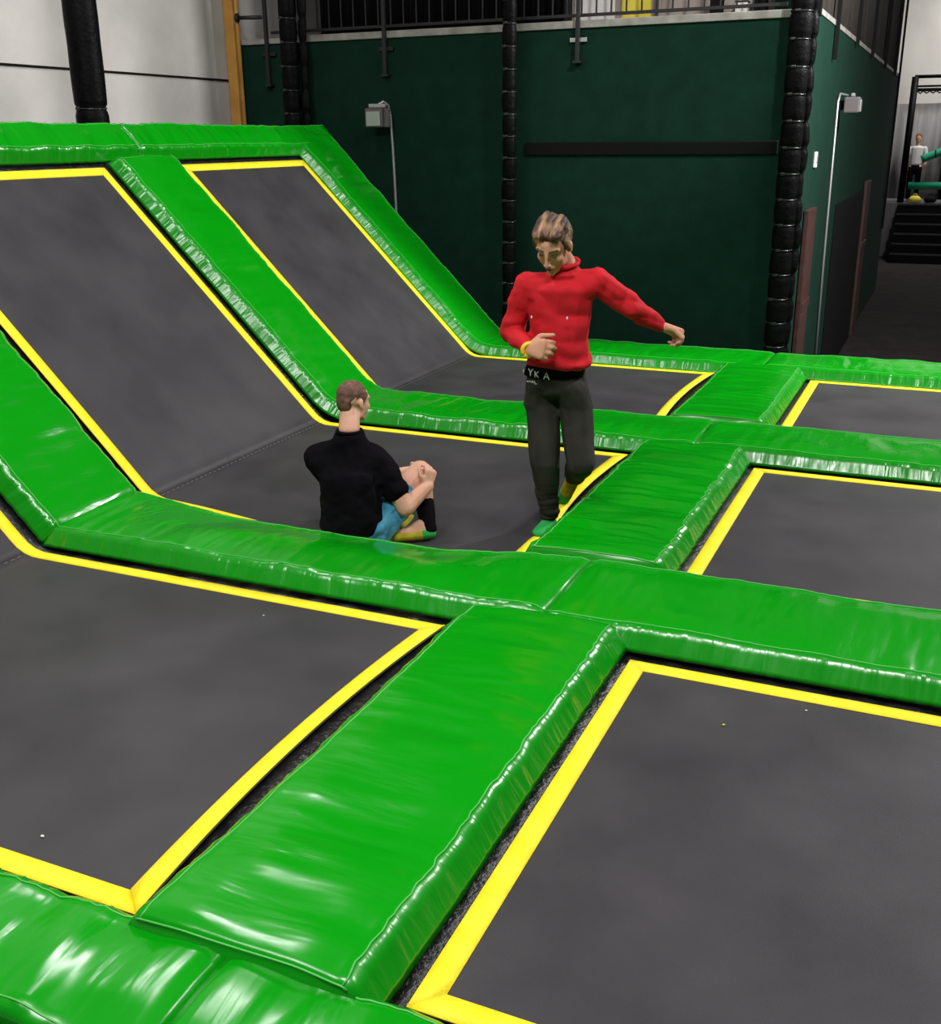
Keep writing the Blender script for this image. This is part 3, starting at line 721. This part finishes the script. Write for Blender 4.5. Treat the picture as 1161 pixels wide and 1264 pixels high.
for x, z in ((-2.015, 1.20), (-1.815, 1.205)):
    bb = bmesh.new(); hull(bb, [(V(x, 5.352, z), V(.005, .006, .009), None)]); off(fin('zip_pull', bb, MT['white']), man)
bb = bmesh.new(); ax = (WRR-ELR).normalized(); s1 = ax.orthogonal().normalized(); s2 = ax.cross(s1); cc = WRR+ax*.028
tube(bb, [cc+(s1*math.cos(2*PI*i/20)+s2*math.sin(2*PI*i/20))*.035 for i in range(21)], .012, 8); off(fin('wristband', bb, MT['yband']), man)
# black shirt hem with white print
b = bmesh.new(); hull(b, [(WST+V(-.010, -.004, -.03), V(.170, .122, .03), Ry), (HIP+V(-.012, -.006, .055), V(.176, .126, .02), Ry)])
hem = mould('shirt_hem', b, MT['blackcloth'], man, .008, 2, fold_fn(.003, 12, 12, 8, 5))
def strokes(name, segs, org, dx, dz, m, parent):
    bb = bmesh.new()
    for (xa, za, xb, zb) in segs:
        tube(bb, [org+dx*xa+dz*za, org+dx*xb+dz*zb], .0034, 6)
    o = fin(name, bb, m); o.parent = parent; o.location = -parent.location-man.location if False else (0, 0, 0); return o
dx = V(.985, -.17, 0); dz = V(0, .06, 1)
org = V(-2.050, 5.402, .862)
LET = dict(Y=[(0, .04, .014, .02), (.028, .04, .014, .02), (.014, .02, .014, 0)], K=[(0, 0, 0, .034), (0, .015, .022, .034), (.004, .018, .024, 0)], A=[(0, 0, .014, .034), (.014, .034, .030, 0), (.008, .012, .024, .012)], I=[(0, 0, 0, .03)])
for ch, xo, zo, k in (('I', -.030, .018, .8), ('Y', .0, .008, 1), ('K', .042, .004, 1), ('A', .098, .0, 1.1)):
    strokes('print_mark', [(a*k+xo, z*k+zo, c*k+xo, d*k+zo) for a, z, c, d in LET[ch]], org, dx, dz, MT['white'], hem)
strokes('print_mark', [(-.008, -.022, .004, -.026), (.004, -.026, .014, -.018), (.018, -.028, .026, -.018), (.026, -.018, .034, -.030), (.040, -.016, .044, -.032), (.044, -.032, .056, -.030)], org, dx, dz, MT['white'], hem)
# trousers
b = bmesh.new()
hull(b, [(HIP+V(.0, 0, .075), V(.166, .118, .03), Ry), (HIP+V(0, .0, -.02), V(.182, .122, .06), Ry)])
hull(b, [(HIP+V(-.08, 0, 0), V(.098, .112, .07), Ry), (HPR-V(.014, 0, .08), V(.098, .10, .06), None)])
hull(b, [(HIP+V(.08, 0, 0), V(.098, .112, .07), Ry), (HPL-V(-.014, 0, .08), V(.096, .10, .06), None)])
chain(b, [HPR-V(0, 0, .08), KNR, KNR.lerp(ANR, .5), ANR+V(0, 0, .035)], [.098, .086, .070, .060])
chain(b, [HPL-V(-.01, 0, .08), KNL, KNL.lerp(ANL, .45), KNL.lerp(ANL, .72)], [.096, .086, .072, .060])
def trf(p):
    return fold_fn(.010, 6, 6, 4.5, 4)(p)+fold_fn(.009, 5, 5, 24, 9)(p)*min(1, max(0, (.30-p.z)/.15))
mould('trousers', b, MT['trousers'], man, .008, 3, trf)
# socks
b = bmesh.new(); hull(b, [(ANR-V(0, -.01, .03), .042), (V(-1.992, 5.462, -.058), V(.047, .055, .026), None), (V(-1.975, 5.61, -.058), V(.039, .04, .028), None)]); mould('sock', b, MT['sock_g'], man, .006, 2)
b = bmesh.new(); hull(b, [(ANL.lerp(KNL, .22), .046), (ANL, .043)]); hull(b, [(ANL, .043), (ANL+FTD*.55, V(.044, .036, .04), None)]); mould('sock', b, MT['sock_y'], man, .006, 2)
b = bmesh.new(); hull(b, [(ANL+FTD*.6, V(.045, .037, .040), None), (ANL+FTD*1.0, V(.040, .032, .036), None)]); mould('sock_toe', b, MT['sock_g'], man, .006, 2)
tag(man, 'person in red sweater and dark trousers stepping with one arm out, head bowed', 'person')

# --- the person sitting with his back to the camera --------------------------------
sit = empty('person', (SEATP[0], SEATP[1], -.09))
def S(x, y, z): return V(x, y, z)*.965+V(0, 0, 2.1*.035)      # slide along towards the near edge of the bed
HC2 = S(-3.100, 5.30, .655); FACE2 = V(.36, .90, -.16); HS2 = 1.0
NK2 = S(-3.090, 5.215, .515)
SR2, SL2 = S(-2.925, 5.225, .335), S(-3.295, 5.18, .315)
ER2, WR2 = S(-2.765, 5.27, .055), S(-2.690, 5.42, .150)
CH2, WS2, HP2 = S(-3.065, 5.14, .25), S(-3.055, 5.10, .03), S(-3.06, 5.11, -.10)
KR2, AR2 = S(-2.795, 5.53, .195), V(-2.598, 5.220, .0)
HR2 = S(-2.955, 5.16, -.11); HL2 = S(-3.16, 5.16, -.11)
KL2, AL2 = S(-3.22, 5.62, .06), S(-2.98, 5.58, -.16)
EL2, WL2 = S(-3.275, 5.36, .10), S(-2.90, 5.60, .17)
b = bmesh.new()
P2, R2, rt2, fw2, up2 = head(b, HC2, FACE2, V(.02, .15, 1), HS2)
hull(b, [(P2(0, -.025, -.05), V(.056, .060, .05), None), (NK2, V(.062, .062, .04), None)])
hull(b, [(NK2-V(0, 0, .03), V(.064, .06, .03), None), ((SR2+SL2)/2-V(0, 0, .07), V(.15, .085, .06), None)])
hull(b, [((SR2+SL2)/2-V(0, 0, .05), V(.165, .10, .07), None), (WS2, V(.15, .10, .08), None)])
hull(b, [(WS2, V(.15, .10, .08), None), (HP2+V(0, 0, .04), V(.16, .12, .09), None)])
chain(b, [SR2, ER2, WR2], [.060, .054, .036]); chain(b, [SL2, EL2, WL2], [.056, .046, .030])
hand(b, WR2+(WR2-ER2).normalized()*.01, V(.05, .30, .95), V(-.75, .5, .1), V(-.6, -.3, .6), 1.0, (.55, .8, .6))
hand(b, WL2+(WL2-EL2).normalized()*.01, V(.85, -.05, .35), V(.1, -.8, -.3), V(0, .3, 1), 1.0, (.6, .8, .6))
chain(b, [HR2+V(0, 0, .03), KR2, AR2], [.088, .070, .042]); chain(b, [HL2+V(0, 0, .03), KL2, AL2], [.085, .062, .040])
hull(b, [(KR2+V(0, 0, .0), V(.072, .07, .07), None)])
HEEL, TOE = V(-2.580, 5.205, -.058), V(-2.735, 5.10, -.062)
hull(b, [(AR2, .040), (HEEL, .033), (TOE, V(.03, .038, .028), None)])
hull(b, [(AL2, .040), (AL2+V(.03, -.05, -.02), .034), (AL2+V(.02, .13, -.03), V(.035, .03, .022), None)])
mould('body', b, MT['skin2'], sit, .0065, 3)
# clipped hair
b = bmesh.new(); hull(b, [(P2(0, -.022, .048), V(.0795, .093, .078)*HS2, R2)]); hull(b, [(P2(0, -.070, .01), V(.060, .040, .06)*HS2, R2), (P2(0, -.066, -.030), V(.050, .032, .03)*HS2, R2)])
for s in (-1, 1): hull(b, [(P2(.068*s, .012, .045), V(.012, .03, .03)*HS2, R2), (P2(.071*s, .010, .012), V(.007, .010, .015)*HS2, R2)])
mould('hair', b, MT['buzz'], sit, .006, 2, lambda p: .002*noise.noise(p*60))
# T-shirt
b = bmesh.new()
hull(b, [(NK2-V(0, 0, .028), V(.088, .080, .028), None), ((SR2+SL2)/2-V(0, 0, .03), V(.185, .105, .055), None)])
for sh in (SR2, SL2): hull(b, [(NK2.lerp(sh, .28)-V(0, 0, .035), V(.055, .075, .04), None), (sh, .080), (CH2, V(.12, .10, .07), None)])
hull(b, [((SR2+SL2)/2-V(0, 0, .03), V(.185, .115, .07), None), (CH2, V(.185, .125, .08), None)])
hull(b, [(CH2, V(.185, .125, .08), None), (WS2+V(.02, 0, 0), V(.190, .130, .08), None)])
hull(b, [(WS2+V(.02, 0, 0), V(.190, .130, .08), None), (HP2+V(.01, -.01, .045), V(.185, .140, .075), None)])
chain(b, [SR2, SR2.lerp(ER2, .40), SR2.lerp(ER2, .62)], [.084, .084, .080]); chain(b, [SL2, SL2.lerp(EL2, .45), SL2.lerp(EL2, .85)], [.084, .080, .072])
mould('t_shirt', b, MT['blackcloth'], sit, .009, 3, fold_fn(.013, 8, 8, 10, 6))
bb = bmesh.new(); tube(bb, [NK2+V(math.cos(2*PI*i/24)*.070, math.sin(2*PI*i/24)*.070, -.012) for i in range(25)], .009, 8); off(fin('neck_band', bb, MT['blackcloth']), sit)
# blue shorts
b = bmesh.new(); hull(b, [(HP2+V(0, .02, .04), V(.168, .125, .08), None), (HR2, V(.11, .11, .09), None)])
chain(b, [HR2+V(.02, .0, .03), HR2.lerp(KR2, .40)+V(.012, 0, 0), HR2.lerp(KR2, .62)+V(.006, 0, -.006)], [.118, .104, .094]); chain(b, [HL2+V(0, 0, .03), HL2.lerp(KL2, .8)], [.105, .085])
mould('shorts', b, MT['blue'], sit, .008, 2, fold_fn(.014, 13, 13, 13, 8))
b = bmesh.new(); dK = (KR2-HR2).normalized(); s1 = dK.orthogonal().normalized(); s2 = dK.cross(s1); cc = HR2.lerp(KR2, .66)
tube(b, [cc+(s1*math.cos(2*PI*i/24)+s2*math.sin(2*PI*i/24))*.084 for i in range(25)], .013, 8); off(fin('shorts_hem', b, MT['teal_cloth']), sit)
# socks
b = bmesh.new(); chain(b, [KR2.lerp(AR2, .62), KR2.lerp(AR2, .85), AR2], [.058, .054, .048]); hull(b, [(AR2, .046), (AR2+V(.02, -.01, -.03), .042)])
mould('leg_warmer', b, MT['blackcloth'], sit, .007, 2)
b = bmesh.new(); hull(b, [(AL2.lerp(KL2, .3), .052), (AL2, .046)]); mould('leg_warmer', b, MT['blackcloth'], sit, .007, 2)
b = bmesh.new(); hull(b, [(HEEL.lerp(TOE, .22), V(.040, .040, .040), None), (TOE, V(.034, .043, .034), None)]); mould('sock', b, MT['sock_y'], sit, .006, 2)
b = bmesh.new(); hull(b, [(HEEL+V(.004, 0, 0), .038), (HEEL.lerp(TOE, .2), V(.041, .041, .041), None)]); mould('sock_heel', b, MT['sock_g'], sit, .006, 2)
b = bmesh.new(); hull(b, [(AL2, .046), (AL2+V(.03, -.05, -.02), .038), (AL2+V(.02, .135, -.03), V(.039, .033, .026), None)]); mould('sock', b, MT['sock_y'], sit, .006, 2)
tag(sit, 'person in black t-shirt and blue shorts sitting, back to the camera, hands round knee', 'person')

# --- distant person on the raised deck ----------------------------------------------
far = empty('person', (-1.38, 36.6, .1))
b = bmesh.new(); F = lambda x, y, z: V(-1.42, 37.5, .10)+V(x, y, z)*1.17
hull(b, [(F(0, 0, 1.62), V(.09, .10, .125), None), (F(0, -.02, 1.55), V(.065, .07, .07), None)]); hull(b, [(F(0, 0, 1.52), .06), (F(0, 0, 1.42), .07)])
hull(b, [(F(0, 0, 1.36), V(.19, .11, .08), None), (F(0, 0, 1.0), V(.15, .11, .1), None)])
for s in (-1, 1):
    chain(b, [F(.19*s, 0, 1.36), F(.25*s, -.04, 1.10), F(.22*s, -.16, .90)], [.06, .05, .035]); hand(b, F(.22*s, -.16, .90), V(0, -.4, -1), V(-s, 0, 0), V(0, -1, 0), 1.1)
    chain(b, [F(.09*s, 0, .90), F(.10*s, -.02, .50), F(.10*s, 0, .09)], [.09, .065, .045]); hull(b, [(F(.10*s, .03, .05), .045), (F(.10*s, -.14, .035), V(.045, .06, .03), None)])
mould('body', b, MT['skin'], far, .012, 2)
b = bmesh.new(); hull(b, [(F(0, 0, 1.38), V(.205, .125, .075), None), (F(0, 0, .98), V(.175, .13, .08), None)])
for s in (-1, 1): chain(b, [F(.19*s, 0, 1.36), F(.235*s, -.025, 1.17)], [.078, .07])
mould('t_shirt', b, MT['pale'], far, .014, 2)
b = bmesh.new(); hull(b, [(F(0, 0, .93), V(.165, .12, .07), None), (F(.09, 0, .8), .1), (F(-.09, 0, .8), .1)])
for s in (-1, 1): chain(b, [F(.09*s, 0, .86), F(.10*s, -.02, .5), F(.10*s, 0, .12)], [.105, .082, .068])
mould('trousers', b, MT['blackcloth'], far, .014, 2)
b = bmesh.new(); hull(b, [(F(0, .02, 1.66), V(.098, .105, .105), None)]); mould('hair', b, MT['buzz'], far, .012, 2)
far.location = (-1.42, 37.5, .10)
for ch in far.children: ch.location = -far.location
tag(far, 'distant person in white shirt and dark trousers behind the far right frame', 'person')
